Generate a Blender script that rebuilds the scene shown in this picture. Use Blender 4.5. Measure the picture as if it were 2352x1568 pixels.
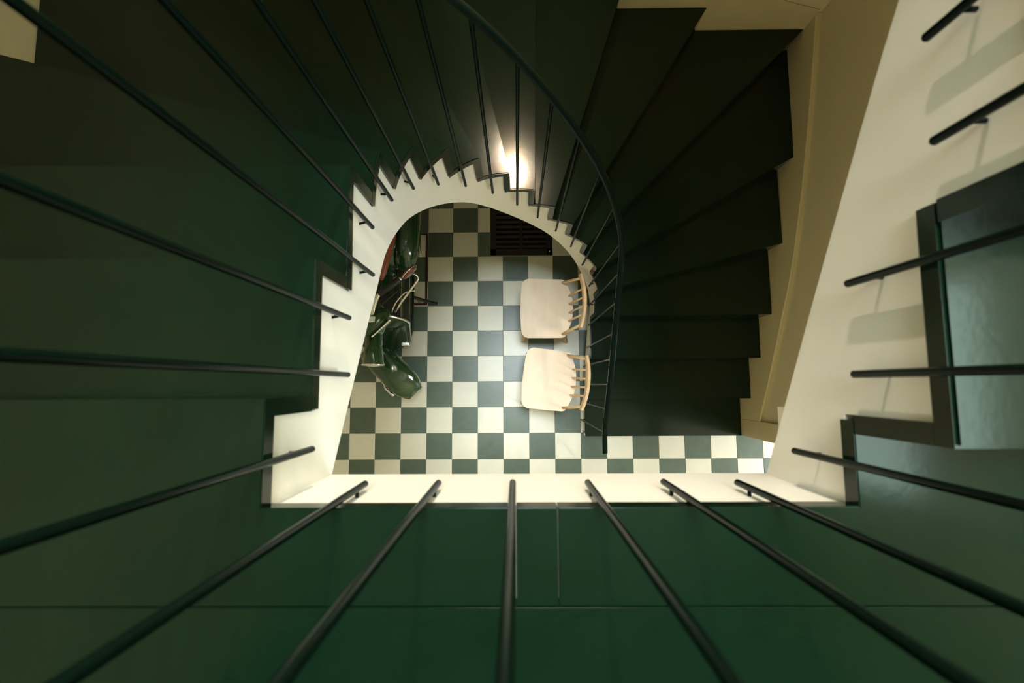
import bpy, bmesh, math, random
from mathutils import Vector, Matrix, Euler

random.seed(7)
scene = bpy.context.scene
for o in list(bpy.data.objects):
    bpy.data.objects.remove(o)
COL = scene.collection

# ------------------------------------------------------------------ camera
CAM_H = 3.7284
F_PX = 1088.0
cam_data = bpy.data.cameras.new('camera')
cam_data.sensor_fit = 'HORIZONTAL'
cam_data.sensor_width = 36.0
cam_data.lens = F_PX / 2352.0 * 36.0
cam_data.clip_start = 0.01
cam_data.dof.use_dof = True
cam_data.dof.focus_distance = 2.9
cam_data.dof.aperture_fstop = 4.0
cam = bpy.data.objects.new('camera', cam_data)
COL.objects.link(cam)
rot = Matrix.Rotation(-0.00528588, 3, 'Z') @ Matrix.Rotation(0.00962672, 3, 'Y') @ Matrix.Rotation(0.09004386, 3, 'X')
cam.matrix_world = Matrix.Translation((0, 0, CAM_H)) @ rot.to_4x4()
scene.camera = cam

# ------------------------------------------------------------------ world, exposure
world = bpy.data.worlds.new('world')
scene.world = world
world.use_nodes = True
wbg = world.node_tree.nodes['Background']
wbg.inputs['Color'].default_value = (0.75, 0.88, 1.0, 1)
wbg.inputs['Strength'].default_value = 0.6
scene.view_settings.view_transform = 'Standard'
scene.view_settings.look = 'None'
scene.view_settings.gamma = 1.0
scene.view_settings.use_curve_mapping = False
scene.view_settings.exposure = 0.6

LAMP_POS = Vector((-0.01, 1.93, 3.80))
LAMP_STRENGTH = 1700.0


def area(name, loc, aim, sx, sy, power, color, spread=180):
    d = bpy.data.lights.new(name, 'AREA')
    d.shape = 'RECTANGLE'
    d.size, d.size_y = sx, sy
    d.energy = power
    d.color = color
    d.spread = math.radians(spread)
    o = bpy.data.objects.new(name, d)
    COL.objects.link(o)
    o.location = loc
    v = Vector(aim) - Vector(loc)
    o.rotation_euler = v.to_track_quat('-Z', 'Y').to_euler()
    return o


# daylight falling down the well from the skylight over the top storey
area('skylight_daylight', (0.30, 1.05, 8.35), (0.30, 1.05, 0), 1.7, 1.6, 370, (0.82, 0.93, 1.0))
# daylight through the window in the right wall above the landing
area('landing_window_daylight', (1.655, -0.05, 4.55), (0, -0.05, 4.3), 0.85, 1.25, 17, (0.70, 1.0, 0.90))
# daylight through the window of the room beside the stair foot
area('side_window_daylight', (3.42, -1.3, 1.5), (0.0, -1.0, 0.6), 1.2, 1.2, 60, (0.95, 0.98, 1.0))

# ------------------------------------------------------------------ materials
def srgb(r, g, b):
    def c(v):
        v /= 255.0
        return v / 12.92 if v <= 0.04045 else ((v + 0.055) / 1.055) ** 2.4
    return (c(r), c(g), c(b), 1.0)


def mat(name, col, rough=0.5, metal=0.0, spec=0.5, vary=0.0, scale=6.0, bump=0.0, bscale=30.0, coat=0.0, rand=0.0, emit=0.0):
    m = bpy.data.materials.new(name)
    m.use_nodes = True
    nt = m.node_tree
    b = nt.nodes['Principled BSDF']
    b.inputs['Base Color'].default_value = col
    b.inputs['Roughness'].default_value = rough
    b.inputs['Metallic'].default_value = metal
    b.inputs['Specular IOR Level'].default_value = spec
    b.inputs['Coat Weight'].default_value = coat
    b.inputs['Coat Roughness'].default_value = 0.08
    if emit:
        b.inputs['Emission Color'].default_value = col
        b.inputs['Emission Strength'].default_value = emit
    if vary or rand:
        geo = nt.nodes.new('ShaderNodeNewGeometry')
        no = nt.nodes.new('ShaderNodeTexNoise')
        no.inputs['Scale'].default_value = scale
        no.inputs['Detail'].default_value = 6
        no.inputs['Roughness'].default_value = 0.6
        nt.links.new(geo.outputs['Position'], no.inputs['Vector'])
        mr = nt.nodes.new('ShaderNodeMapRange')
        mr.inputs['From Min'].default_value = 0.25
        mr.inputs['From Max'].default_value = 0.75
        mr.inputs['To Min'].default_value = 1 - vary
        mr.inputs['To Max'].default_value = 1 + vary
        nt.links.new(no.outputs['Fac'], mr.inputs['Value'])
        val = mr.outputs['Result']
        if rand:
            oi = nt.nodes.new('ShaderNodeObjectInfo')
            m2 = nt.nodes.new('ShaderNodeMapRange')
            m2.inputs['To Min'].default_value = 1 - rand
            m2.inputs['To Max'].default_value = 1 + rand
            nt.links.new(oi.outputs['Random'], m2.inputs['Value'])
            mu = nt.nodes.new('ShaderNodeMath')
            mu.operation = 'MULTIPLY'
            nt.links.new(val, mu.inputs[0])
            nt.links.new(m2.outputs['Result'], mu.inputs[1])
            val = mu.outputs[0]
        vm = nt.nodes.new('ShaderNodeVectorMath')
        vm.operation = 'SCALE'
        vm.inputs[0].default_value = col[:3]
        nt.links.new(val, vm.inputs['Scale'])
        nt.links.new(vm.outputs['Vector'], b.inputs['Base Color'])
    if bump:
        geo = nt.nodes.new('ShaderNodeNewGeometry')
        no = nt.nodes.new('ShaderNodeTexNoise')
        no.inputs['Scale'].default_value = bscale
        no.inputs['Detail'].default_value = 3
        nt.links.new(geo.outputs['Position'], no.inputs['Vector'])
        bp = nt.nodes.new('ShaderNodeBump')
        bp.inputs['Strength'].default_value = bump
        bp.inputs['Distance'].default_value = 0.01
        nt.links.new(no.outputs['Fac'], bp.inputs['Height'])
        nt.links.new(bp.outputs['Normal'], b.inputs['Normal'])
    return m


def wood_mat(name, c1, c2, sx=3.0, sy=40.0):
    m = bpy.data.materials.new(name)
    m.use_nodes = True
    nt = m.node_tree
    b = nt.nodes['Principled BSDF']
    b.inputs['Roughness'].default_value = 0.5
    tc = nt.nodes.new('ShaderNodeTexCoord')
    mp = nt.nodes.new('ShaderNodeMapping')
    mp.inputs['Scale'].default_value = (sx, sy, sx)
    no = nt.nodes.new('ShaderNodeTexNoise')
    no.inputs['Scale'].default_value = 1.5
    no.inputs['Detail'].default_value = 8
    no.inputs['Distortion'].default_value = 0.6
    cr = nt.nodes.new('ShaderNodeValToRGB')
    cr.color_ramp.elements[0].position = 0.3
    cr.color_ramp.elements[0].color = c1
    cr.color_ramp.elements[1].position = 0.7
    cr.color_ramp.elements[1].color = c2
    nt.links.new(tc.outputs['Object'], mp.inputs['Vector'])
    nt.links.new(mp.outputs['Vector'], no.inputs['Vector'])
    nt.links.new(no.outputs['Fac'], cr.inputs['Fac'])
    nt.links.new(cr.outputs['Color'], b.inputs['Base Color'])
    return m


M = {}
M['green'] = mat('green_gloss_paint', srgb(11, 30, 18), rough=0.15, spec=0.34, vary=0.10, scale=9, bump=0.012, bscale=70)
M['rail'] = mat('dark_green_metal_paint', srgb(7, 23, 17), rough=0.24, spec=0.05)
M['white'] = mat('white_stringer_paint', srgb(240, 238, 228), rough=0.45, vary=0.015, scale=4)
M['wall'] = mat('cream_wall_paint', srgb(222, 210, 172), rough=0.7, vary=0.03, scale=3, bump=0.02, bscale=120)
M['skirt'] = mat('cream_skirting_paint', srgb(214, 201, 158), rough=0.5, vary=0.02, scale=4)
M['plaster'] = mat('white_plaster', srgb(232, 228, 212), rough=0.8)
M['tile_dark'] = mat('green_cement_tile', srgb(86, 102, 88), rough=0.32, vary=0.12, scale=14, rand=0.10, bump=0.02, bscale=90)
M['tile_light'] = mat('cream_cement_tile', srgb(226, 224, 206), rough=0.32, vary=0.03, scale=14, rand=0.03, bump=0.02, bscale=90)
M['grout'] = mat('grey_grout', srgb(168, 164, 140), rough=0.9)
M['iron'] = mat('dark_cast_iron', srgb(26, 22, 20), rough=0.7, metal=0.0, vary=0.25, scale=60, bump=0.2, bscale=80)
M['pit'] = mat('black_pit', srgb(14, 13, 12), rough=0.9)
M['oxide'] = mat('dark_red_steel', srgb(58, 28, 22), rough=0.5, vary=0.15, scale=40)
M['birch'] = wood_mat('birch_plywood', srgb(234, 212, 184), srgb(240, 221, 196), 14, 3)
M['beech'] = wood_mat('pale_beech', srgb(214, 176, 128), srgb(228, 196, 150), 4, 30)
M['scooter'] = mat('dark_green_enamel', srgb(30, 62, 32), rough=0.12, coat=0.6, vary=0.05)
M['chrome'] = mat('chrome', srgb(225, 225, 220), rough=0.12, metal=1.0)
M['rubber'] = mat('black_rubber', srgb(20, 20, 20), rough=0.55)
M['leather'] = mat('brown_leather', srgb(128, 66, 34), rough=0.45, vary=0.12, scale=30, bump=0.05, bscale=150)
M['mat_dark'] = mat('ribbed_dark_mat', srgb(30, 38, 28), rough=0.5)
M['glass_dark'] = mat('mirror_glass', srgb(120, 70, 55), rough=0.05, metal=1.0)
M['mirror_reflection'] = mat('brown_mirror_reflection', srgb(104, 52, 36), rough=0.25)  # brown reflection painted as plain colour on mirror glass and housing
M['lens'] = mat('headlamp_lens', srgb(210, 215, 205), rough=0.1, spec=0.8)
M['red_lens'] = mat('red_tail_lens', srgb(150, 20, 15), rough=0.2)
M['yellow'] = mat('amber_tell_tale', srgb(210, 160, 40), rough=0.3)
M['brass'] = mat('aged_brass', srgb(170, 130, 70), rough=0.35, metal=1.0)
M['globe'] = mat('lit_opal_globe', (1.0, 0.87, 0.68, 1), rough=0.3, emit=LAMP_STRENGTH)
M['glazing'] = mat('skylight_glazing_bars', srgb(225, 225, 220), rough=0.5)
M['dim_wall'] = mat('reflection_dimming_dark_green', srgb(30, 52, 42), rough=0.6)  # dark colour made up for the unseen front wall, dimming reflections on the landing
M['door'] = mat('cream_door_casing', srgb(208, 195, 152), rough=0.5)

# ------------------------------------------------------------------ mesh helpers
def obj(name, bm, m, parent=None, smooth=False, recalc=True):
    if recalc:
        bmesh.ops.recalc_face_normals(bm, faces=bm.faces[:])
    me = bpy.data.meshes.new(name)
    bm.to_mesh(me)
    bm.free()
    if smooth:
        for p in me.polygons:
            p.use_smooth = True
    me.materials.append(m if not isinstance(m, str) else M[m])
    o = bpy.data.objects.new(name, me)
    COL.objects.link(o)
    if parent is not None:
        o.parent = parent
    return o


def smooth_by_angle(o, deg=35):
    me = o.data
    for p in me.polygons:
        p.use_smooth = True
    bm = bmesh.new()
    bm.from_mesh(me)
    lim = math.radians(deg)
    for e in bm.edges:
        if len(e.link_faces) == 2 and e.calc_face_angle(0) > lim:
            e.smooth = False
    bm.to_mesh(me)
    bm.free()
    return o


def empty(name, loc=(0, 0, 0)):
    o = bpy.data.objects.new(name, None)
    COL.objects.link(o)
    o.location = loc
    return o


def tag(o, label, cat, group=None):
    o['label'] = label
    o['category'] = cat
    if group:
        o['group'] = group
    return o


def structure(o, label=None):
    o['kind'] = 'structure'
    if label:
        o['label'] = label
    return o


def add_box(bm, a, b):
    x0, y0, z0 = a
    x1, y1, z1 = b
    v = [bm.verts.new(p) for p in ((x0, y0, z0), (x1, y0, z0), (x1, y1, z0), (x0, y1, z0), (x0, y0, z1), (x1, y0, z1), (x1, y1, z1), (x0, y1, z1))]
    for f in ((3, 2, 1, 0), (4, 5, 6, 7), (0, 1, 5, 4), (1, 2, 6, 5), (2, 3, 7, 6), (3, 0, 4, 7)):
        bm.faces.new([v[i] for i in f])
    return bm


def box(a, b, bevel=0.0):
    bm = add_box(bmesh.new(), a, b)
    if bevel:
        bmesh.ops.bevel(bm, geom=bm.edges[:], offset=bevel, segments=1, affect='EDGES')
    return bm


def prism(pts, z0, z1, bevel=0.0, seg=2, bottom=False):
    """vertical prism over a plan polygon; bevel only the top rim"""
    bm = bmesh.new()
    lo = [bm.verts.new((p[0], p[1], z0)) for p in pts]
    hi = [bm.verts.new((p[0], p[1], z1)) for p in pts]
    n = len(pts)
    bm.faces.new(lo[::-1])
    top = bm.faces.new(hi)
    for i in range(n):
        j = (i + 1) % n
        bm.faces.new((lo[i], lo[j], hi[j], hi[i]))
    bmesh.ops.recalc_face_normals(bm, faces=bm.faces[:])
    if bevel:
        bmesh.ops.bevel(bm, geom=list(top.edges), offset=bevel, segments=seg, affect='EDGES')
    bmesh.ops.triangulate(bm, faces=[f for f in bm.faces if len(f.verts) > 4])
    return bm


def frame_for(t, up=Vector((0, 0, 1))):
    t = t.normalized()
    s = t.cross(up)
    if s.length < 1e-4:
        s = t.cross(Vector((0, 1, 0)))
    s.normalize()
    return s, s.cross(t).normalized()


def sweep(path, section, bm=None, up=Vector((0, 0, 1)), caps=True, scales=None, plan=False):
    """sweep a closed 2-D section (side, up) along a path"""
    bm = bm or bmesh.new()
    P = [Vector(p) for p in path]
    rings = []
    for i, p in enumerate(P):
        t = (P[min(i + 1, len(P) - 1)] - P[max(i - 1, 0)])
        if plan:
            h = Vector((t.x, t.y, 0)).normalized()
            s = h.cross(Vector((0, 0, 1)))
            u = s.cross(t.normalized()).normalized()
        else:
            s, u = frame_for(t, up)
        k = scales[i] if scales else 1.0
        rings.append([bm.verts.new(p + s * a * k + u * b * k) for a, b in section])
    n = len(section)
    for i in range(len(rings) - 1):
        for j in range(n):
            k = (j + 1) % n
            bm.faces.new((rings[i][j], rings[i][k], rings[i + 1][k], rings[i + 1][j]))
    if caps:
        bm.faces.new(rings[0][::-1])
        bm.faces.new(rings[-1])
    return bm


def circ(r, n=8, ry=None):
    ry = ry or r
    return [(r * math.cos(2 * math.pi * i / n), ry * math.sin(2 * math.pi * i / n)) for i in range(n)]


def tube(path, r, n=8, bm=None, scales=None):
    return sweep(path, circ(r, n), bm=bm, scales=scales)


def ellipsoid(c, rx, ry, rz, n=20, m=12, rotm=None, power=1.0):
    bm = bmesh.new()
    bmesh.ops.create_uvsphere(bm, u_segments=n, v_segments=m, radius=1.0)
    for v in bm.verts:
        p = v.co.copy()
        if power != 1.0:
            p = Vector([math.copysign(abs(a) ** power, a) for a in p])
        p = Vector((p.x * rx, p.y * ry, p.z * rz))
        if rotm:
            p = rotm @ p
        v.co = p + Vector(c)
    return bm


def catmull(P, n=10):
    P = [Vector(p) for p in P]
    Q = [2 * P[0] - P[1]] + P + [2 * P[-1] - P[-2]]
    out = []
    for i in range(1, len(Q) - 2):
        a, b, c, d = Q[i - 1:i + 3]
        t0 = 0.0
        t1 = t0 + max((b - a).length, 1e-6) ** .5
        t2 = t1 + max((c - b).length, 1e-6) ** .5
        t3 = t2 + max((d - c).length, 1e-6) ** .5
        for k in range(n):
            t = t1 + (t2 - t1) * k / n
            A1 = (t1 - t) / (t1 - t0) * a + (t - t0) / (t1 - t0) * b
            A2 = (t2 - t) / (t2 - t1) * b + (t - t1) / (t2 - t1) * c
            A3 = (t3 - t) / (t3 - t2) * c + (t - t2) / (t3 - t2) * d
            B1 = (t2 - t) / (t2 - t0) * A1 + (t - t0) / (t2 - t0) * A2
            B2 = (t3 - t) / (t3 - t1) * A2 + (t - t1) / (t3 - t1) * A3
            out.append((t2 - t) / (t2 - t1) * B1 + (t - t1) / (t2 - t1) * B2)
    out.append(P[-1])
    return out


def interp(x, tab):
    if x <= tab[0][0]:
        a, b = tab[0], tab[1]
    elif x >= tab[-1][0]:
        a, b = tab[-2], tab[-1]
    else:
        for i in range(len(tab) - 1):
            if tab[i][0] <= x <= tab[i + 1][0]:
                a, b = tab[i], tab[i + 1]
                break
    return a[1] + (b[1] - a[1]) * (x - a[0]) / (b[0] - a[0])


# ------------------------------------------------------------------ dimensions
R = 0.16697           # riser
XL, XR, YB = -1.515, 1.66, 2.02
WELL_L, WELL_R, WELL_F = -0.383, 0.505, -0.186
ZL = 18 * R           # landing level
TT = 0.030            # tread thickness
RT = 0.028            # riser board thickness
T = 0.2
def tx(i): return (i - 1.5219) * T
def ty(j): return (j - 2.8826) * T

# ------------------------------------------------------------------ floor
bm = bmesh.new()
gx0_, gx1_, gy0_, gy1_ = tx(0.5), tx(3.0), ty(8.04), ty(11.0)
for a, b in (((-1.60, -3.05), (3.6, gy0_)), ((-1.60, gy1_), (3.6, 2.1)), ((-1.60, gy0_), (gx0_, gy1_)), ((gx1_, gy0_), (3.6, gy1_))):
    add_box(bm, (a[0], a[1], -0.06), (b[0], b[1], -0.003))
floor = obj('floor', bm, 'grout')
structure(floor, 'chequered floor of green and cream cement tiles')
GAP = 0.0012
tile_cache = {}
def tile_bm(x0, y0, x1, y1):
    return prism([(x0, y0), (x1, y0), (x1, y1), (x0, y1)], -0.008, 0.0, 0.0012, 1)

def tile(x0, x1, y0, y1, dark):
    key = (round(x1 - x0, 4), round(y1 - y0, 4), dark)
    if key not in tile_cache:
        o = obj('tile', tile_bm(GAP - (x1 - x0) / 2, GAP - (y1 - y0) / 2, (x1 - x0) / 2 - GAP, (y1 - y0) / 2 - GAP), 'tile_dark' if dark else 'tile_light', floor)
        tile_cache[key] = o.data
    else:
        o = bpy.data.objects.new('tile', tile_cache[key])
        COL.objects.link(o)
        o.parent = floor
    o.location = ((x0 + x1) / 2, (y0 + y1) / 2, 0)
    return o

GX0, GX1, GY0, GY1 = tx(0.5), tx(3.0), ty(8.04), ty(11.0)
rest = {True: bmesh.new(), False: bmesh.new()}
for i in range(-7, 26):
    for j in range(-15, 25):
        x0, x1, y0, y1 = tx(i), tx(i + 1), ty(j), ty(j + 1)
        if x0 < -1.56 or x1 > 3.56 or y0 < -3.03 or y0 > 2.0:
            continue
        if x0 > 1.66 and y0 > -0.40:
            continue
        dark = (i + j) % 2 == 0
        if j in (8, 9, 10) and i in (1, 2):
            continue
        near = (-6 <= i <= 7 and -3 <= j <= 10) or (8 <= i <= 12 and -3 <= j <= 0)
        if j in (8, 9, 10) and i == 0:
            x1 = tx(0.5) - 0.001
        if near:
            if (i, j) == (3, 1):
                xm = tx(3.47)
                tile(x0, xm, y0, y1, dark)
                tile(xm, x1, y0, y1, dark)
            else:
                tile(x0, x1, y0, y1, dark)
        else:
            add_box(rest[dark], (x0 + GAP, y0 + GAP, -0.008), (x1 - GAP, y1 - GAP, 0))
for d in (True, False):
    o = obj('tile_field', rest[d], 'tile_dark' if d else 'tile_light', floor)
    o['kind'] = 'stuff'

# floor grate in the tiles below the winding steps
grate = tag(empty('floor_grate', ((GX0 + GX1) / 2, (GY0 + GY1) / 2, 0)), 'dark iron ventilation grate set into the tiled floor below the curved stair', 'grate')
gw, gh = (GX1 - GX0) / 2 - 0.002, (GY1 - GY0) / 2 - 0.002
bm = bmesh.new()
for a, b in (((-gw, -gh, -0.012), (gw, -gh + 0.05, 0.0)), ((-gw, gh - 0.05, -0.012), (gw, gh, 0.0)), ((-gw, -gh, -0.012), (-gw + 0.045, gh, 0.0)), ((gw - 0.045, -gh, -0.012), (gw, gh, 0.0))):
    add_box(bm, a, b)
obj('frame', bm, 'iron', grate)
obj('centre_bar', box((-0.013, -gh + 0.05, -0.012), (0.013, gh - 0.05, 0.001), 0.002), 'iron', grate)
ns = 12
for k in range(ns):
    y = -gh + 0.05 + (2 * gh - 0.1) * (k + 0.5) / ns
    bmk = box((-gw + 0.045, -0.010, -0.003), (gw - 0.045, 0.010, 0.001))
    bmesh.ops.rotate(bmk, verts=bmk.verts[:], cent=(0, 0, 0), matrix=Matrix.Rotation(0.35, 3, 'X'))
    o = obj('slat', bmk, 'iron', grate)
    o.location = (0, y, -0.005)
obj('knob', ellipsoid((gw - 0.024, -gh + 0.03, 0.003), 0.009, 0.009, 0.006, 10, 6), 'chrome', grate, smooth=True)
obj('pit', box((-gw, -gh, -0.058), (gw, gh, -0.05)), 'pit', grate)

# tile-filled hatch with a dark red steel rim, under the scooter
hx0, hx1, hy0, hy1 = tx(-6) + .01, tx(-2) - 0.004, ty(6) + 0.006, ty(9) - 0.004
hatch = tag(empty('floor_hatch_rim', ((hx0 + hx1) / 2, (hy0 + hy1) / 2, 0)), 'thin dark red steel rim of a floor hatch under the scooter', 'hatch')
cx, cy = hatch.location.x, hatch.location.y
w = 0.018
for a, b in (((hx0, hy0), (hx1, hy0 + w)), ((hx0, hy1 - w), (hx1, hy1)), ((hx0, hy0 + w), (hx0 + w, hy1 - w)), ((hx1 - w, hy0 + w), (hx1, hy1 - w))):
    obj('rim_bar', box((a[0] - cx, a[1] - cy, -0.003), (b[0] - cx, b[1] - cy, 0.0025), 0.0008), 'oxide', hatch)

# ------------------------------------------------------------------ walls, ceilings
ZT = 8.4
structure(obj('wall_left', box((XL - 0.15, -3.05, 0), (XL - 0.003, YB + 0.15, ZT)), 'wall'), 'cream wall beside the upper treads')
structure(obj('wall_back', box((XL - 0.003, YB + 0.003, 0), (XR + 0.17, YB + 0.15, ZT)), 'wall'), 'cream wall behind the winding steps')
XW = XR + 0.024
structure(obj('wall_right', box((XW, -0.388, 0), (XW + 0.15, YB, ZT)), 'wall'), 'cream wall beside the lower flight')
structure(obj('wall_right_upper', box((XW, -1.55, ZL - 0.29), (XW + 0.15, -0.388, ZT)), 'wall'))
structure(obj('wall_front_upper', box((XL, -1.65, ZL), (XW, -1.5, ZT)), 'dim_wall'))
structure(obj('wall_front', box((XL, -3.05, 0), (3.6, -2.9, ZL - 0.29)), 'wall'))
structure(obj('wall_side_room', box((XW + 0.15, -0.388, 0), (3.6, -0.25, ZL - 0.29)), 'wall'))
bm = bmesh.new()
wy0, wy1, wz0, wz1 = -1.95, -0.65, 0.85, 2.15
for a, b in (((3.5, -2.9, 0), (3.6, wy0, 2.71)), ((3.5, wy1, 0), (3.6, -0.388, 2.71)), ((3.5, wy0, 0), (3.6, wy1, wz0)), ((3.5, wy0, wz1), (3.6, wy1, 2.71))):
    add_box(bm, a, b)
structure(obj('wall_window', bm, 'wall'))
bm = bmesh.new()
for a, b in (((3.52, wy0, wz0), (3.57, wy0 + 0.05, wz1)), ((3.52, wy1 - 0.05, wz0), (3.57, wy1, wz1)), ((3.52, wy0, wz0), (3.57, wy1, wz0 + 0.05)), ((3.52, wy0, wz1 - 0.05), (3.57, wy1, wz1)), ((3.53, (wy0 + wy1) / 2 - 0.02, wz0), (3.56, (wy0 + wy1) / 2 + 0.02, wz1))):
    add_box(bm, a, b)
structure(obj('window_1', bm, 'glazing'))
structure(obj('ceiling_ground', box((XW, -2.9, ZL - 0.29), (3.6, -0.25, ZL - 0.2)), 'plaster'))
structure(obj('ceiling_passage', box((XL, -2.9, ZL - 0.29), (XW, -1.5, ZL - 0.2)), 'plaster'))
structure(obj('ceiling', box((XL, -1.5, ZT), (XW, YB, ZT + 0.12)), 'plaster'))
bm = bmesh.new()
for a, b in (((-.62, .19, ZT - .03), (-.56, 1.91, ZT)), ((1.16, .19, ZT - .03), (1.22, 1.91, ZT)), ((-.56, .19, ZT - .03), (1.16, .25, ZT)), ((-.56, 1.85, ZT - .03), (1.16, 1.91, ZT))):
    add_box(bm, a, b)
structure(obj('window_2', bm, 'glazing'))
bm = bmesh.new()
for a, b in (((XW - .02, -.53, 3.88), (XW, -.48, 5.22)), ((XW - .02, .38, 3.88), (XW, .43, 5.22)), ((XW - .02, -.48, 3.88), (XW, .38, 3.93)), ((XW - .02, -.48, 5.17), (XW, .38, 5.22))):
    add_box(bm, a, b)
structure(obj('window_3', bm, 'glazing'))

# skirting with a moulded ledge that climbs the walls with the stair
def skirting(name, tab, mk, label):
    """tab: (along, z top); mk(along, d, z) -> point, d = distance proud of the wall"""
    bm = bmesh.new()
    prev = None
    fine = []
    for i in range(len(tab) - 1):
        for k in range(6):
            a = tab[i][0] + (tab[i + 1][0] - tab[i][0]) * k / 6
            fine.append((a, None))
    fine.append((tab[-1][0], None))
    tv = [Vector((t[0], t[1], 0)) for t in tab]
    cur = catmull(tv, 6)
    for c in cur:
        ring = [bm.verts.new(mk(c.x, 0.0, 0.0)), bm.verts.new(mk(c.x, 0.024, 0.0)), bm.verts.new(mk(c.x, 0.024, c.y - 0.008)), bm.verts.new(mk(c.x, 0.018, c.y)), bm.verts.new(mk(c.x, 0.0, c.y))]
        if prev:
            for j in range(5):
                k = (j + 1) % 5
                bm.faces.new((prev[j], prev[k], ring[k], ring[j]))
        else:
            bm.faces.new(ring[::-1])
        prev = ring
    bm.faces.new(prev)
    return structure(obj(name, bm, 'skirt'), label)

skirting('trim_1', [(-0.262, 0.434), (-0.245, 0.443), (0.082, 0.620), (0.379, 0.765), (0.627, 0.888), (1.009, 1.027), (1.535, 1.173), (2.02, 1.285)],
         lambda a, d, z: (XW - d, a, z), 'cream stair skirting with a ledge on the right wall')
skirting('trim_2', [(1.66, 1.31), (1.53, 1.345), (1.0, 1.52), (0.5, 1.70), (0.0, 1.87), (-0.5, 2.05), (-1.0, 2.36), (-1.515, 2.68)],
         lambda a, d, z: (a, YB - d * 0.02, z), 'cream stair skirting on the back wall')
# upright casing at the end of the right wall
structure(obj('trim_3', box((XR, -0.388, 0), (XW + 0.15, -0.262, 2.70), 0.003), 'door'), 'cream upright casing at the foot of the right wall')

# ------------------------------------------------------------------ well outline of the lower flight
INN = {1: (.507, -.386), 2: (.507, -.108), 3: (.507, .171), 4: (.511, .438), 5: (.513, .563), 6: (.474, .672), 7: (.396, .762), 8: (.298, .822), 9: (.192, .853), 10: (.088, .868), 11: (-.023, .872), 12: (-.134, .855), 13: (-.232, .806), 14: (-.313, .730), 15: (-.365, .630), 16: (-.383, .512), 17: (-.383, .245), 18: (-.383, -.020)}
OUT = {1: (XR, -.386), 2: (XR, -.108), 3: (XR, .171), 4: (XR, .445), 5: (XR, .867), 6: (XR, 1.342), 7: (XR, YB), 8: (1.04, YB), 9: (.557, YB), 10: (.104, YB), 11: (-.302, YB), 12: (-.784, YB), 13: (-1.44, YB), 14: (XL, 1.434), 15: (XL, .944), 16: (XL, .52), 17: (XL, .25), 18: (XL, -.02)}
NSEG = 16
FACE, BACK = 0.007, 0.045


def to_local(bm, par):
    bmesh.ops.translate(bm, verts=bm.verts[:], vec=-Vector(par.location))
    return bm


def s_range(a, b, step=0.02):
    n = max(1, int(math.ceil((b - a) / step)))
    return [a + (b - a) * k / n for k in range(n + 1)]


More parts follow.
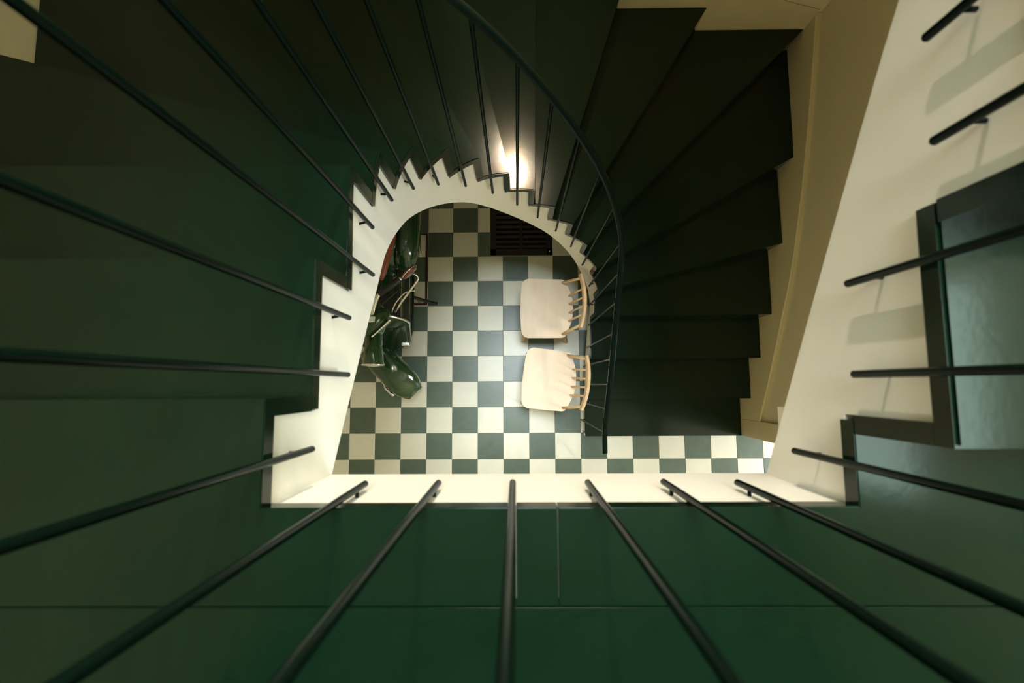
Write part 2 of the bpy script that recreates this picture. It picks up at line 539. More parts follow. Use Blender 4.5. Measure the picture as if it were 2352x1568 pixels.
class Flight:
    """one winding flight round the well: treads, risers, cut string and underside"""
    def __init__(self, inn, out, k0, shift, zbot_tab=None):
        self.inn, self.out, self.k0, self.shift = inn, out, k0, shift
        self.outl = [Vector((p[0], p[1])) for p in catmull([(inn[k][0], inn[k][1], 0) for k in range(k0, 19)] + [(WELL_L, WELL_F, 0)], NSEG)]
        self.sl = [0.0]
        for i in range(1, len(self.outl)):
            self.sl.append(self.sl[-1] + (self.outl[i] - self.outl[i - 1]).length)

    def S(self, k):
        return self.sl[(k - self.k0) * NSEG]

    def set_bottom(self, tab, lowest):
        self.zb = [(p.x, p.y) for p in catmull([(a, b, 0) for a, b in tab], 5)]
        self.lowest = lowest

    def zbot(self, s):
        return max(self.lowest, interp(s, self.zb))

    def at(self, s):
        s = max(0.0, min(s, self.sl[-1]))
        for i in range(len(self.sl) - 1):
            if s <= self.sl[i + 1]:
                u = (s - self.sl[i]) / (self.sl[i + 1] - self.sl[i])
                return self.outl[i].lerp(self.outl[i + 1], u)

    def off(self, s, d):
        """point on the well outline, moved d away from the well"""
        p = self.at(s)
        t = (self.at(min(self.sl[-1], s + 0.03)) - self.at(max(0, s - 0.03))).normalized()
        return p + Vector((t.y, -t.x)) * d

    def build(self, root, zmin):
        inn, out = self.inn, self.out
        def clampp(p):
            return Vector((min(XR, max(XL, p.x)), min(YB, p.y)))
        for k in range(self.k0, 19):
            z = (k + self.shift) * R
            a, oa = Vector(inn[k]), Vector(out[k])
            nxt = Vector(inn[k + 1]) if k < 18 else Vector((WELL_L, WELL_F))
            d = (oa - a).normalized()
            nb = Vector((-d.y, d.x))
            if nb.dot(nxt - a) < 0:
                nb = -nb
            # riser
            ib, ob = self.off(self.S(k) + RT, 0.0), clampp(oa + nb * RT)
            if k == 7:
                ob = Vector((XR - 0.04, YB))
            obj('riser', to_local(prism([tuple(a), tuple(oa), tuple(ob), tuple(ib)], max(zmin + 0.0008, z - R), z - TT - 0.0005), root), 'green', root)
            if k == 18:
                break
            # tread
            b, ob = Vector(inn[k + 1]), Vector(out[k + 1])
            inner = [self.off(s, 0.0) for s in s_range(self.S(k), self.S(k + 1) + RT * 0.9, 0.02)]
            inner[0] = a
            db = (ob - b).normalized()
            n2 = Vector((-db.y, db.x))
            if n2.dot(b - a) < 0:
                n2 = -n2
            outer = [oa]
            ob2 = clampp(ob + n2 * 0.02)
            if k == 6:
                ob2 = Vector((XR - 0.02, YB))
                outer.append(Vector((XR, YB)))
            if k == 13:
                outer.append(Vector((XL, YB)))
            outer.append(ob2)
            pts = [tuple(p) for p in inner] + [tuple(p) for p in outer[::-1]]
            o = obj('tread', to_local(prism(pts, z - TT, z, 0.004, 2), root), 'green', root)
            smooth_by_angle(o, 50)
        # white cut string on the well side
        bm = bmesh.new()
        for k in range(self.k0, 19):
            sa = self.S(k) + RT
            sb = self.S(k + 1) + RT if k < 18 else self.sl[-1]
            zt = (k + self.shift) * R - TT
            ss = s_range(sa, sb, 0.015)
            prev = None
            for i, s in enumerate(ss):
                pf, pb = self.off(s, FACE), self.off(s, BACK)
                zl = self.zbot(s)
                ring = [bm.verts.new((pf.x, pf.y, zl)), bm.verts.new((pf.x, pf.y, zt)), bm.verts.new((pb.x, pb.y, zt)), bm.verts.new((pb.x, pb.y, zl))]
                if prev:
                    for j in range(4):
                        m_ = (j + 1) % 4
                        bm.faces.new((prev[j], prev[m_], ring[m_], ring[j]))
                if i == 0 or i == len(ss) - 1:
                    bm.faces.new(ring)
                prev = ring
        return bm

    def soffit(self, root):
        bm = bmesh.new()
        prev = None
        for k in range(self.k0, 19):
            s = self.S(k)
            p = self.off(s, BACK)
            oa = self.out[k]
            zi, zo = max(self.zbot(s) + 0.02, 0.004), max(0.004, (k + self.shift) * R - 0.34)
            pr = [bm.verts.new((p.x, p.y, zi)), bm.verts.new((oa[0], oa[1], zo))]
            if prev:
                if k == 14:
                    c = bm.verts.new((XL, YB, zo - 0.05))
                    bm.faces.new((prev[0], pr[0], pr[1], c, prev[1]))
                else:
                    bm.faces.new((prev[0], pr[0], pr[1], prev[1]))
            prev = pr
        obj('soffit', to_local(bm, root), 'plaster', root)


low = Flight(INN, OUT, 1, 0)
low.set_bottom([(0.0, 0.0), (0.10, 0.022), (0.325, 0.107), (0.614, 0.20), (0.85, 0.34), (1.0, 0.46), (1.131, 0.619), (1.22, 0.756), (1.329, 0.93), (1.433, 1.086), (1.529, 1.202), (1.622, 1.314), (1.728, 1.468), (1.824, 1.636), (1.943, 1.815), (2.079, 2.026), (2.143, 2.125), (2.247, 2.262), (2.326, 2.345), (2.45, 2.43), (2.579, 2.516), (2.767, 2.636), (2.893, 2.714)], 0.0)
stair = tag(empty('staircase', (0.5, -0.386, 0)), 'dark green winding staircase rising from the tiled floor to the landing', 'staircase')
bm = low.build(stair, 0.0)
o = obj('stringer', to_local(bm, stair), 'white', stair)
smooth_by_angle(o, 40)
o['label'] = 'white cut stringer edging the well'
low.soffit(stair)

# ------------------------------------------------------------------ landing
landing = tag(empty('stair_landing', (0, -0.8, ZL)), 'glossy dark green boarded landing with a white fascia over the well', 'landing')
YJ = -0.323
J = 0.0007
boards = [
    [(XL, YJ + J), (-0.002 - J, YJ + J), (-0.002 - J, WELL_F + 0.004), (WELL_L, WELL_F + 0.004), (WELL_L, -0.020), (XL, -0.020)],
    [(-0.002 + J, YJ + J), (0.060 - J, YJ + J), (0.060 - J, WELL_F + 0.004), (-0.002 + J, WELL_F + 0.004)],
    [(0.060 + J, YJ + J), (XR, YJ + J), (XR, -0.077 + 0.02), (WELL_R, -0.077 + 0.02), (WELL_R, WELL_F + 0.004), (0.060 + J, WELL_F + 0.004)],
]
y = YJ
while y > -1.49:
    y2 = max(-1.5, y - 0.24)
    boards.append([(XL, y2 + J), (XR, y2 + J), (XR, y - J), (XL, y - J)])
    y = y2
for b in boards:
    o = obj('floor_board', to_local(prism(b, ZL - TT, ZL, 0.0016, 2), landing), 'green', landing)
    smooth_by_angle(o, 50)
bm = bmesh.new()
add_box(bm, (WELL_L - 0.03, WELL_F - 0.045, ZL - 0.29), (WELL_R + 0.03, WELL_F - 0.0005, ZL - TT))
o = obj('fascia', to_local(bm, landing), 'white', landing)
o['label'] = 'white fascia board facing the well'
bm = bmesh.new()
add_box(bm, (XL, -1.5, ZL - 0.29), (XR + .02, WELL_F - 0.045, ZL - TT - 0.001))
add_box(bm, (XL, WELL_F - 0.045, ZL - 0.29), (WELL_L - BACK, -0.055, ZL - TT - 0.001))
obj('slab', to_local(bm, landing), 'plaster', landing)

# ------------------------------------------------------------------ upper flight
upper = tag(empty('upper_stair_flight', (WELL_R, -0.077, ZL)), 'dark green stair flight climbing from the landing along the right edge', 'staircase')
INN2, OUT2 = dict(INN), dict(OUT)
INN2.update({2: (WELL_R, -.077), 3: (WELL_R, .190), 4: (.508, .447)})
OUT2.update({2: (XR, -.077), 3: (XR, .190), 4: (XR, .452)})
upf = Flight(INN2, OUT2, 2, 17)
def zb2(y): return 2.730 + 0.573 * (y + 0.186)
tab = [(0.0, zb2(-.077)), (0.267, zb2(.19)), (0.524, zb2(.447)), (upf.S(5), zb2(.56))]
for k in range(6, 19):
    tab.append((upf.S(k), low.zbot(low.S(k)) + 17 * R - 0.06))
tab.append((upf.sl[-1], low.zbot(low.sl[-1]) + 17 * R - 0.06))
upf.set_bottom(tab, 0)
bm = upf.build(upper, ZL)
y0, y1, zt = WELL_F - 0.003, -0.077 + RT, ZL - TT
x0, x1 = WELL_R + FACE, WELL_R + BACK
v = [bm.verts.new(p) for p in ((x0, y0, zb2(y0)), (x0, y1, zb2(y1)), (x0, y1, zt), (x0, y0, zt), (x1, y0, zb2(y0)), (x1, y1, zb2(y1)), (x1, y1, zt), (x1, y0, zt))]
for f in ((0, 1, 2, 3), (7, 6, 5, 4), (0, 4, 5, 1), (3, 2, 6, 7), (0, 3, 7, 4), (1, 5, 6, 2)):
    bm.faces.new([v[i] for i in f])
o = obj('stringer', to_local(bm, upper), 'white', upper)
smooth_by_angle(o, 40)
o['label'] = 'white cut stringer above the well'
upf.soffit(upper)
bm = bmesh.new()
add_box(bm, (x1, WELL_F - 0.045, ZL - 0.29), (XR, -0.05, ZL - TT - 0.001))
obj('carriage', to_local(bm, upper), 'plaster', upper)
# landing of the next storey, overhead
Z2 = 35 * R
structure(obj('ceiling_landing', box((XL, -1.5, Z2 - 0.29), (XR, WELL_F - 0.005, Z2)), 'plaster'))

# ------------------------------------------------------------------ railing
railing = tag(empty('stair_railing', (0.49, -0.386, 0)), 'dark green metal railing with slim round balusters around the stairwell', 'railing')
RAILP = [(.508, -.398, .945), (.496, -.271, 1.021), (.493, -.138, 1.119), (.493, -.003, 1.213), (.493, .128, 1.296), (.494, .254, 1.365), (.497, .40, 1.437), (.499, .533, 1.510), (.477, .635, 1.648), (.410, .731, 1.836), (.320, .796, 2.023), (.219, .833, 2.202), (.113, .852, 2.382), (.008, .859, 2.549), (-.101, .849, 2.715), (-.203, .809, 2.88), (-.286, .741, 3.05), (-.341, .654, 3.215), (-.367, .546, 3.38), (-.372, .408, 3.47), (-.370, .284, 3.55), (-.369, .148, 3.635), (-.369, .023, 3.715), (-.368, -.08, 3.79), (-.362, -.135, 3.85), (-.340, -.165, 3.87), (-.30, -.172, 3.87), (0.0, -.172, 3.87), (.43, -.172, 3.87), (.468, -.165, 3.87), (.487, -.135, 3.88), (.492, -.08, 3.91), (.492, .02, 3.97), (.494, .45, 4.24), (.497, .56, 4.33), (.470, .65, 4.47)]
rp = catmull(RAILP, 8)
RW, RH = 0.0145, 0.006
sec = [(-RW, -RH), (RW, -RH), (RW, RH * 0.4), (RW * 0.7, RH), (-RW * 0.7, RH), (-RW, RH * 0.4)]
o = obj('handrail', to_local(sweep(rp, sec, plan=True), railing), 'rail', railing)
smooth_by_angle(o, 40)
def rail_z(x, y, z0):
    best = None
    for i in range(len(rp) - 1):
        a, b = rp[i], rp[i + 1]
        if not 0.6 < a.z - z0 < 1.3:
            continue
        ab = Vector((b.x - a.x, b.y - a.y))
        u = max(0, min(1, (Vector((x - a.x, y - a.y)).dot(ab)) / max(ab.dot(ab), 1e-9)))
        q = a.lerp(b, u)
        d = math.hypot(q.x - x, q.y - y)
        if best is None or d < best[0]:
            best = (d, q.z)
    return best[1]

BAL = [  # x, y, foot z
    (.493, -.271, .052), (.493, -.138, .052), (.493, -.003, .238), (.493, .128, .250), (.494, .254, .400), (.497, .400, .500), (.500, .533, .510), (.477, .635, .681),
    (.410, .731, .856), (.320, .796, 1.030), (.219, .833, 1.205), (.113, .852, 1.362), (.008, .859, 1.518), (-.101, .849, 1.686), (-.203, .809, 1.857), (-.286, .741, 2.030), (-.341, .654, 2.198), (-.367, .546, 2.368), (-.372, .408, 2.530), (-.370, .284, 2.524), (-.369, .148, 2.692), (-.369, .023, 2.690), (-.369, -.114, 2.862),
    (-.267, -.1725, 2.877), (-.139, -.1725, 2.872), (-.008, -.1725, 2.871), (.124, -.1725, 2.873), (.258, -.1725, 2.869), (.384, -.1725, 2.877),
    (.492, -.120, 2.867), (.492, .012, 3.029), (.492, .146, 3.029), (.492, .282, 3.188), (.492, .410, 3.190), (.498, .533, 3.35), (.477, .635, 3.52)]
BR = 0.0058
for (x, y, z0) in BAL:
    z1 = rail_z(x, y, z0) - RH * 0.5
    h = z1 - z0
    bm = sweep([(0, 0, 0), (0, 0, 0.0025), (0, 0, h)], circ(BR, 10), scales=[0.7, 1, 1], up=Vector((0, 1, 0)))
    b = obj('baluster', bm, 'rail', railing)
    smooth_by_angle(b, 40)
    b.location = (x - railing.location.x, y - railing.location.y, z0)
    # nearest point of the string face
    if y < -0.15 and -0.3 < x < 0.4:
        d = Vector((0, WELL_F - 0.002 - y))
    elif z0 > 2.85 and x > 0.4:
        d = Vector((WELL_R + 0.006 - x, 0))
    else:
        bi = min(range(len(low.outl)), key=lambda i: (low.outl[i] - Vector((x, y))).length)
        d = low.off(low.sl[bi], FACE + 0.002) - Vector((x, y))
    d3 = Vector((d.x, d.y, 0))
    bz = min(0.045, max(0.02, 0.045))
    bm = sweep([Vector((0, 0, bz)), Vector((0, 0, bz)) + d3], circ(0.0033, 8))
    obj('bracket', bm, 'rail', b, smooth=True)

# ------------------------------------------------------------------ wall lamp over the winding steps
sc = tag(empty('wall_lamp', (LAMP_POS.x, YB, LAMP_POS.z)), 'lit wall lamp between added light shields on the back wall above the winding steps', 'lamp')
ly = LAMP_POS.y - YB
obj('backplate', sweep([(0, 0, 0.10), (0, -0.012, 0.10), (0, -0.018, 0.10)], circ(0.05, 20), scales=[1, 1, .8]), 'brass', sc, smooth=True)
obj('arm', tube(catmull([(0, -0.015, 0.10), (0, -0.05, 0.125), (0, -0.10, 0.115), (0, ly, 0.075)], 5), 0.007), 'brass', sc, smooth=True)
obj('cup', sweep([(0, ly, 0.085), (0, ly, 0.07), (0, ly, 0.06)], circ(0.024, 16), scales=[.5, 1, 1], up=Vector((0, 1, 0))), 'brass', sc, smooth=True)
obj('globe', ellipsoid((0, ly, 0), 0.028, 0.028, 0.065, 20, 14), 'globe', sc, smooth=True)
for sd in (-1, 1):   # added metal cheeks, out of view, keeping lamp light off the right wall
    obj('light_shield', box((sd * 0.052 - 0.003, -0.27, -0.24), (sd * 0.052 + 0.003, -0.002, 0.14), 0.002), 'brass', sc)
obj('lamp_hood', box((-0.049, -0.20, 0.125), (0.049, -0.002, 0.135), 0.002), 'brass', sc)

# ------------------------------------------------------------------ chairs
def build_chair():
    root = empty('spindle_chair')
    zs = 0.45
    half = [(-.178, .150), (-.172, .180), (-.155, .200), (-.130, .210), (.02, .208), (.105, .206), (.125, .200), (.140, .180), (.152, .150), (.166, .115), (.177, .08), (.183, .04)]
    pts = [(x, y) for x, y in half] + [(.184, 0.0)] + [(x, -y) for x, y in half[::-1]] + [(-.183, -.08), (-.184, 0), (-.183, .08)]
    bm = prism(pts, zs - 0.018, zs, 0.004, 2)
    for v in bm.verts:   # slight dish
        v.co.z -= 0.006 * max(0, 1 - (v.co.x / .18) ** 2) * max(0, 1 - (v.co.y / .2) ** 2)
    o = obj('seat', bm, 'birch', root)
    smooth_by_angle(o, 45)
    # top rail, curved backwards
    path = []
    for k in range(17):
        u = -1 + k / 8
        path.append((0.196 + 0.026 * (1 - u * u), u * 0.172, 0.752))
    secr = [(-0.0115, -0.030), (0.0115, -0.030), (0.0125, 0.0), (0.0115, 0.026), (0.006, 0.032), (-0.006, 0.032), (-0.0115, 0.026), (-0.0125, 0.0)]
    sc_ = [0.82] + [1.0 - 0.10 * abs(-1 + k / 8) ** 3 for k in range(1, 16)] + [0.82]
    o = obj('top_rail', sweep(path, secr, scales=sc_), 'beech', root)
    smooth_by_angle(o, 45)
    for yb, yt, xb in ((.089, .082, .152), (.030, .027, .155), (-.030, -.027, .155), (-.089, -.082, .152)):
        xt = 0.196 + 0.026 * (1 - (yt / .172) ** 2) - 0.003
        o = obj('spindle', tube([(xb, yb, zs - 0.008), (xb + (xt - xb) * .3, yb + (yt - yb) * .3, zs + .09), (xt, yt, 0.735)], 0.0065, 8, scales=[.85, 1.15, .85]), 'beech', root, smooth=True)
    for s in (1, -1):
        xt = 0.196 + 0.026 * (1 - (.150 / .172) ** 2) - 0.003
        obj('back_post', tube([(.108, s * .182, zs - 0.01), (.108 + (xt - .108) * .35, s * .171, zs + 0.10), (xt, s * .150, 0.735)], 0.010, 8, scales=[.9, 1.05, .8]), 'beech', root, smooth=True)
    legs = {}
    for sx in (-1, 1):
        for s in (1, -1):
            top = Vector((sx * .135 - (0.005 if sx < 0 else 0.02), s * .155, zs - 0.016))
            bot = Vector((-0.162 if sx < 0 else 0.185, s * .195, 0.0))
            legs[(sx, s)] = (top, bot)
            obj('leg', tube([top, top.lerp(bot, .45), bot], 0.016, 10, scales=[.95, 1.05, .72]), 'beech', root, smooth=True)
    for s in (1, -1):
        a = legs[(-1, s)][0].lerp(legs[(-1, s)][1], .55)
        b = legs[(1, s)][0].lerp(legs[(1, s)][1], .55)
        obj('stretcher', tube([a, a.lerp(b, .5), b], 0.008, 8, scales=[.9, 1.2, .9]), 'beech', root, smooth=True)
    a = legs[(-1, 1)][0].lerp(legs[(-1, 1)][1], .55).lerp(legs[(1, 1)][0].lerp(legs[(1, 1)][1], .55), .5)
    b = legs[(-1, -1)][0].lerp(legs[(-1, -1)][1], .55).lerp(legs[(1, -1)][0].lerp(legs[(1, -1)][1], .55), .5)
    obj('stretcher', tube([a, a.lerp(b, .5), b], 0.008, 8, scales=[.9, 1.2, .9]), 'beech', root, smooth=True)
    return root

chair_a = build_chair()
chair_a.location = (0.214, 0.528, 0)
chair_a.rotation_euler.z = math.radians(-1.0)
tag(chair_a, 'pale birch spindle-back chair standing square to the tiles, nearer the floor grate', 'chair', 'spindle chairs at the stair foot')
chair_b = chair_a.copy()
COL.objects.link(chair_b)
for ch in chair_a.children:
    c = ch.copy()
    COL.objects.link(c)
    c.parent = chair_b
chair_b.location = (0.226, 0.030, 0)
chair_b.rotation_euler.z = math.radians(-6.6)
tag(chair_b, 'pale birch spindle-back chair turned slightly askew, nearer the bottom step', 'chair', 'spindle chairs at the stair foot')

# ------------------------------------------------------------------ motor scooter, leaning on its side stand
sco = tag(empty('motor_scooter', (-1.02, 0.0, 0.0)), 'vintage dark green motor scooter with brown seat leaning on its side stand', 'scooter')
LEAN = math.radians(10)
sco.rotation_euler.y = LEAN
def loft(rings, caps=True):
    bm = bmesh.new()
    R_ = [[bm.verts.new(p) for p in r] for r in rings]
    n = len(rings[0])
    for i in range(len(R_) - 1):
        for j in range(n):
            k = (j + 1) % n
            bm.faces.new((R_[i][j], R_[i][k], R_[i + 1][k], R_[i + 1][j]))
    if caps:
        bm.faces.new(R_[0][::-1])
        bm.faces.new(R_[-1])
    return bm

def wheel(parent, centre, rad, width, rotz=0.0):
    bm = bmesh.new()
    N, K = 28, 10
    vs = []
    for i in range(N):
        a = 2 * math.pi * i / N
        ring = []
        for j in range(K):
            b = 2 * math.pi * j / K
            rr = rad - 0.045 + 0.045 * math.cos(b)
            p = Vector((width * .5 * math.sin(b), rr * math.cos(a), rr * math.sin(a)))
            ring.append(bm.verts.new(Matrix.Rotation(rotz, 3, 'Z') @ p + Vector(centre)))
        vs.append(ring)
    for i in range(N):
        for j in range(K):
            bm.faces.new((vs[i][j], vs[(i + 1) % N][j], vs[(i + 1) % N][(j + 1) % K], vs[i][(j + 1) % K]))
    w_ = obj('wheel', bm, 'rubber', parent, smooth=True)
    ax = Matrix.Rotation(rotz, 3, 'Z') @ Vector((1, 0, 0))
    c = Vector(centre)
    obj('hub', sweep([c - ax * 0.035, c - ax * 0.03, c + ax * 0.03, c + ax * 0.035], circ(rad - 0.085, 20), scales=[.6, 1, 1, .6]), 'chrome', w_, smooth=False)

STEER = math.radians(45)      # bars and front wheel turned towards the room
SR = Matrix.Rotation(STEER, 3, 'Z')
piv = Vector((0.0, 0.17, 0.0))
def steer(p):
    return SR @ Vector(p) + piv
wheel(sco, steer((0, -0.11, 0.215)), 0.215, 0.085, STEER)
wheel(sco, (0, 1.23, 0.215), 0.215, 0.085)
# front mudguard: a hood over the wheel
rings = []
for k in range(15):
    u = k / 14
    yy = 0.13 - 0.46 * u
    hz = 0.465 - 0.10 * max(0, (u - .45) / .55) ** 2 * 1.4 - 0.02 * (1 - u)
    wd = 0.108 * (1 - 0.42 * max(0, (u - .74) / .26) ** 2.0) * (1 - 0.25 * max(0, (.15 - u) / .15) ** 2)
    low = hz - 0.16 + 0.06 * u
    sec = []
    for j in range(13):
        a = math.pi * j / 12
        cx_, sx_ = math.cos(a), math.sin(a)
        sec.append((math.copysign(abs(cx_) ** .6, cx_) * wd, yy, low + (hz - low) * abs(sx_) ** .5))
    inner_ = [(p[0] * .93, p[1], p[2] - 0.006) for p in sec[::-1]]
    rings.append([tuple(steer(p)) for p in sec + inner_])
fend = obj('front_mudguard', loft(rings), 'scooter', sco)
smooth_by_angle(fend, 60)
obj('fork_link', tube([steer((-0.100, -0.10, 0.22)), steer((-0.125, -0.15, 0.24)), steer((-0.125, -0.23, 0.25))], 0.013, 8), 'chrome', sco, smooth=True)
obj('axle_cap', sweep([steer((-0.04, -0.11, 0.215)), steer((-0.12, -0.11, 0.215))], circ(0.028, 12)), 'chrome', sco)

# leg shield
def shield_pt(u, v):
    """u -1..1 across, v 0..1 up"""
    wv = 0.205 - 0.015 * (1 - v) - 0.12 * max(0, (v - .72) / .28) ** 2.4
    x = u * wv
    z = 0.29 + 0.60 * v
    y = 0.225 + 0.14 * v + 0.09 * (abs(u) ** 2.0) * (1 - 0.35 * v)
    return Vector((x, y, z))
bm = bmesh.new()
NU_, NV_ = 16, 14
grid = [[bm.verts.new(shield_pt(-1 + 2 * i / NU_, j / NV_)) for i in range(NU_ + 1)] for j in range(NV_ + 1)]
for j in range(NV_):
    for i in range(NU_):
        bm.faces.new((grid[j][i], grid[j][i + 1], grid[j + 1][i + 1], grid[j + 1][i]))
bmesh.ops.solidify(bm, geom=bm.faces[:], thickness=0.010)
shield = obj('leg_shield', bm, 'scooter', sco, smooth=True)
edge = [shield_pt(-1, v / 12) for v in range(0, 13)] + [shield_pt(-1 + 2 * k / 8, 1) for k in range(1, 8)] + [shield_pt(1, 1 - v / 12) for v in range(0, 13)]
obj('edge_trim', tube(edge, 0.009, 8), 'chrome', shield, smooth=True)
obj('indicator', box((0.150, 0.255, 0.60), (0.205, 0.285, 0.66), 0.008), 'chrome', shield)
obj('indicator', box((-0.205, 0.255, 0.60), (-0.150, 0.285, 0.66), 0.008), 'chrome', shield)
# nose with the head lamp
rings = []
for (yy, zc, rx, rz) in ((0.36, 0.83, .045, .06), (0.30, 0.855, .050, .07), (0.245, 0.875, .052, .074), (0.235, 0.88, .050, .074), (0.225, 0.885, .055, .074), (0.17, 0.89, .060, .074), (0.125, 0.885, .064, .072)):
    rings.append([(rx * math.cos(a), yy, zc + rz * math.sin(a)) for a in [2 * math.pi * k / 20 for k in range(20)]])
hl = obj('head_lamp', loft(rings), 'scooter', sco)
smooth_by_angle(hl, 50)
rim = [(0.065 * math.cos(a), 0.122 - 0.008 * math.cos(a * 2) * 0, 0.885 + 0.073 * math.sin(a)) for a in [2 * math.pi * k / 28 for k in range(29)]]
obj('rim', tube(rim, 0.006, 8), 'chrome', hl, smooth=True)
obj('lens', ellipsoid((0, 0.126, 0.885), 0.060, 0.016, 0.068, 18, 10), 'lens', hl, smooth=True)
# steering head and bars
head = obj('steering_head', ellipsoid((0, 0.40, 0.86), 0.075, 0.12, 0.10, 18, 12), 'scooter', sco, smooth=True)
def inv(p):
    """place point -> scooter's own upright frame"""
    return (Matrix.Rotation(-LEAN, 3, 'Y') @ (Vector(p) - Vector((-1.02, 0, 0))))
hp = Vector((0, 0.385, 0))
def bar(p):
    return SR @ Vector(p) + hp
LB = [inv((-.860, .395, .945)), inv((-.835, .47, .975)), inv((-.800, .535, .995)), inv((-.690, .612, 1.0))]
RB = [inv((-.860, .395, .945)), inv((-.915, .33, .975)), inv((-.985, .275, .995)), inv((-1.10, .235, 1.0))]
bars = obj('handlebar', tube(catmull(RB[::-1] + LB[1:], 4), 0.012, 10), 'chrome', sco, smooth=True)
for Q in (LB, RB):
    d_ = (Q[3] - Q[2])
    obj('grip', tube([Q[2] - d_ * .05, Q[2], Q[3] + d_ * .04, Q[3] + d_ * .08], 0.020, 12, scales=[.8, 1, 1, .75]), 'rubber', bars, smooth=True)
    obj('grip_end', ellipsoid(Q[3] + d_ * .09, 0.012, 0.012, 0.012, 10, 8), 'chrome', bars, smooth=True)
    f_ = Vector((0.03, -0.045, -0.012))
    obj('brake_lever', tube([Q[1] + f_ * .6, Q[2] + f_, Q[3] + f_ * .8], 0.0042, 6), 'rubber', bars, smooth=True)
inst = obj('instrument_cover', ellipsoid(bar((0, -0.02, 0.95)), 0.11, 0.055, 0.04, 18, 10, SR), 'scooter', bars, smooth=True)
obj('speedometer', box(bar((0, 0, 0.975)) - Vector((0.02, 0.02, 0)), bar((0, 0, 0.992)) + Vector((0.02, 0.02, 0)), 0.006), 'lens', bars)
bm = box((-0.075, -0.004, 0.0), (0.075, 0.004, 0.055), 0.002)
bmesh.ops.rotate(bm, verts=bm.verts[:], cent=(0, 0, 0), matrix=SR)
bmesh.ops.translate(bm, verts=bm.verts[:], vec=bar((0.0, -0.075, 0.94)))
obj('chrome_badge_plate', bm, 'chrome', bars)
obj('tell_tale', ellipsoid(bar((-0.06, 0.03, 0.985)), 0.008, 0.008, 0.006, 8, 6), 'yellow', bars, smooth=True)
# mirror
mp = [inv((-0.70, 0.42, 1.02)), inv((-0.655, 0.47, 1.06)), inv((-0.548, 0.575, 1.14)), inv((-0.540, 0.592, 1.15)), inv((-0.562, 0.612, 1.155)), inv((-0.572, 0.606, 1.155))]
mirror = obj('mirror', tube(mp, 0.0055, 8), 'chrome', sco, smooth=True)
mc = inv((-0.590, 0.622, 1.155))
mrot = Matrix.Rotation(STEER, 3, 'Z')
obj('housing', ellipsoid(mc + mrot @ Vector((0, -0.006, 0)), 0.050, 0.011, 0.048, 20, 10, mrot), 'mirror_reflection', mirror, smooth=True)
obj('glass', ellipsoid(mc + mrot @ Vector((0, 0.005, 0)), 0.053, 0.014, 0.051, 20, 10, mrot), 'mirror_reflection', mirror, smooth=True)
obj('mirror_rim', tube([mc + mrot @ Vector((0.052 * math.cos(t_ * .3), 0, 0.050 * math.sin(t_ * .3))) for t_ in range(22)], 0.0035, 6), 'chrome', mirror, smooth=True)
obj('cable', tube(catmull([inv((-0.585, 0.545, 1.02)), inv((-0.64, 0.535, 1.02)), inv((-0.70, 0.48, 1.0)), inv((-0.74, 0.43, 0.95))], 6), 0.004, 6), 'chrome', sco, smooth=True)
# floor board with ribs
pts = [(-0.20, 0.86), (-0.20, 0.42), (-0.185, 0.36), (-0.15, 0.31), (0.15, 0.31), (0.185, 0.36), (0.20, 0.42), (0.20, 0.86)]
fb = obj('floor_board', prism(pts, 0.262, 0.285, 0.004, 2), 'scooter', sco)
for x in (-0.16, -0.10, -0.045, 0.045, 0.10, 0.16):
    b = obj('tread_rib', box((x - 0.017, 0.40, 0.284), (x + 0.017, 0.85, 0.290), 0.002), 'mat_dark', fb)
    obj('rib_trim', box((x + 0.018, 0.40, 0.284), (x + 0.0205, 0.85, 0.2915)), 'chrome', fb)
edge = [(0.203, 0.86, 0.275), (0.203, 0.42, 0.275), (0.188, 0.36, 0.275), (0.155, 0.308, 0.275)]
obj('edge_strip', tube(edge, 0.010, 8), 'rubber', fb, smooth=True)
obj('toe_mat', prism([(-0.10, 0.42), (-0.10, 0.62), (-0.06, 0.66), (0.06, 0.66), (0.10, 0.60), (0.11, 0.48), (0.07, 0.41)], 0.29, 0.33, 0.012, 2), 'rubber', fb)
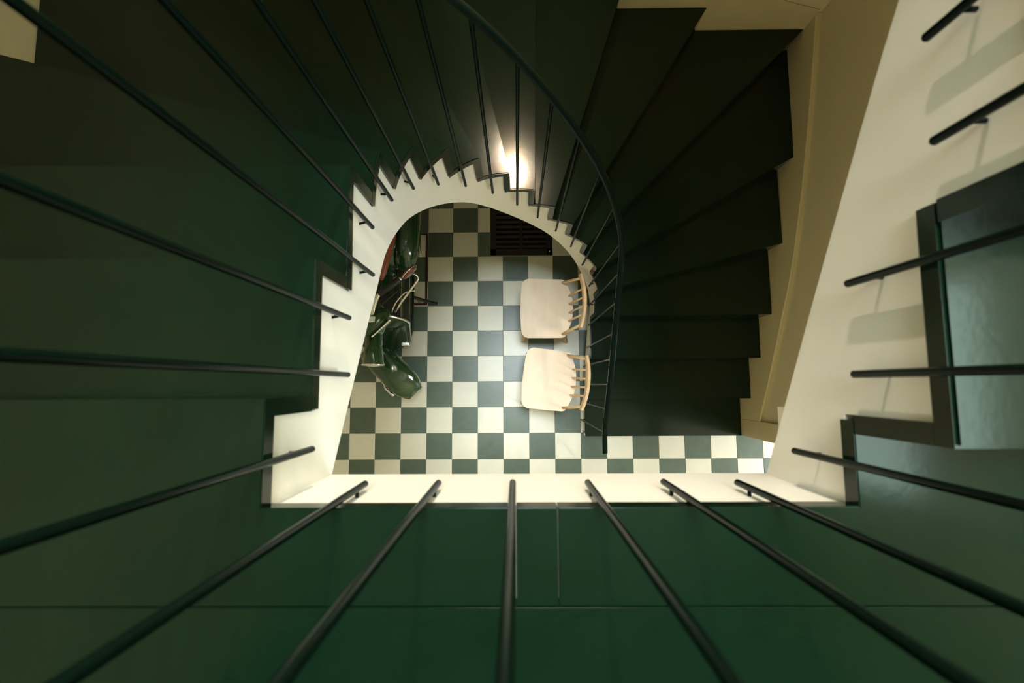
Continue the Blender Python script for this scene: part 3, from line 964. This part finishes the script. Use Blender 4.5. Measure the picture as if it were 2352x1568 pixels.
# rear body: tunnel, cowls, seat
rings = []
for (yy, wx, z0, z1) in ((0.80, .06, .28, .40), (0.86, .10, .28, .60), (0.95, .13, .30, .66), (1.15, .15, .32, .68), (1.38, .13, .36, .66), (1.52, .09, .40, .58), (1.60, .04, .42, .50)):
    zc, rz = (z0 + z1) / 2, (z1 - z0) / 2
    rings.append([(math.copysign(abs(math.cos(a)) ** .7, math.cos(a)) * wx, yy, zc + math.copysign(abs(math.sin(a)) ** .7, math.sin(a)) * rz) for a in [2 * math.pi * (k + .5) / 20 for k in range(20)]])
body = obj('rear_body', loft(rings), 'scooter', sco, smooth=True)
for s in (1, -1):
    cowl = obj('side_cowl', ellipsoid((s * 0.150, 1.16, 0.46), 0.112, 0.35, 0.19, 24, 16, None, 0.75), 'scooter', sco, smooth=True)
    obj('cowl_trim', tube([(s * 0.262, 0.90 + 0.05 * k, 0.50) for k in range(11)], 0.004, 6), 'chrome', cowl, smooth=True)
rings = []
for (yy, wx, z0, z1) in ((0.68, .030, .700, .735), (0.72, .050, .690, .755), (0.82, .075, .685, .765), (0.95, .105, .680, .770), (1.15, .125, .680, .775), (1.32, .120, .685, .775), (1.40, .085, .70, .76)):
    zc, rz = (z0 + z1) / 2, (z1 - z0) / 2
    rings.append([(math.copysign(abs(math.cos(a)) ** .6, math.cos(a)) * wx, yy, zc + math.copysign(abs(math.sin(a)) ** .6, math.sin(a)) * rz) for a in [2 * math.pi * (k + .5) / 20 for k in range(20)]])
seat = obj('seat', loft(rings), 'leather', sco, smooth=True)
obj('seat_hinge', box((-0.03, 0.74, 0.60), (0.03, 0.80, 0.70), 0.01), 'rubber', sco)
obj('tail_lamp', ellipsoid((0, 1.60, 0.50), 0.035, 0.025, 0.03, 12, 8), 'red_lens', sco, smooth=True)
obj('side_stand', tube([inv((-0.86, 0.68, 0.26)), inv((-0.785, 0.668, 0.15)), inv((-0.665, 0.645, 0.020)), inv((-0.625, 0.640, 0.014))], 0.0125, 8), 'rubber', sco, smooth=True)
obj('stand_spring', tube([inv((-0.86, 0.655, 0.22)), inv((-0.74, 0.64, 0.085))], 0.006, 6), 'chrome', sco, smooth=True)
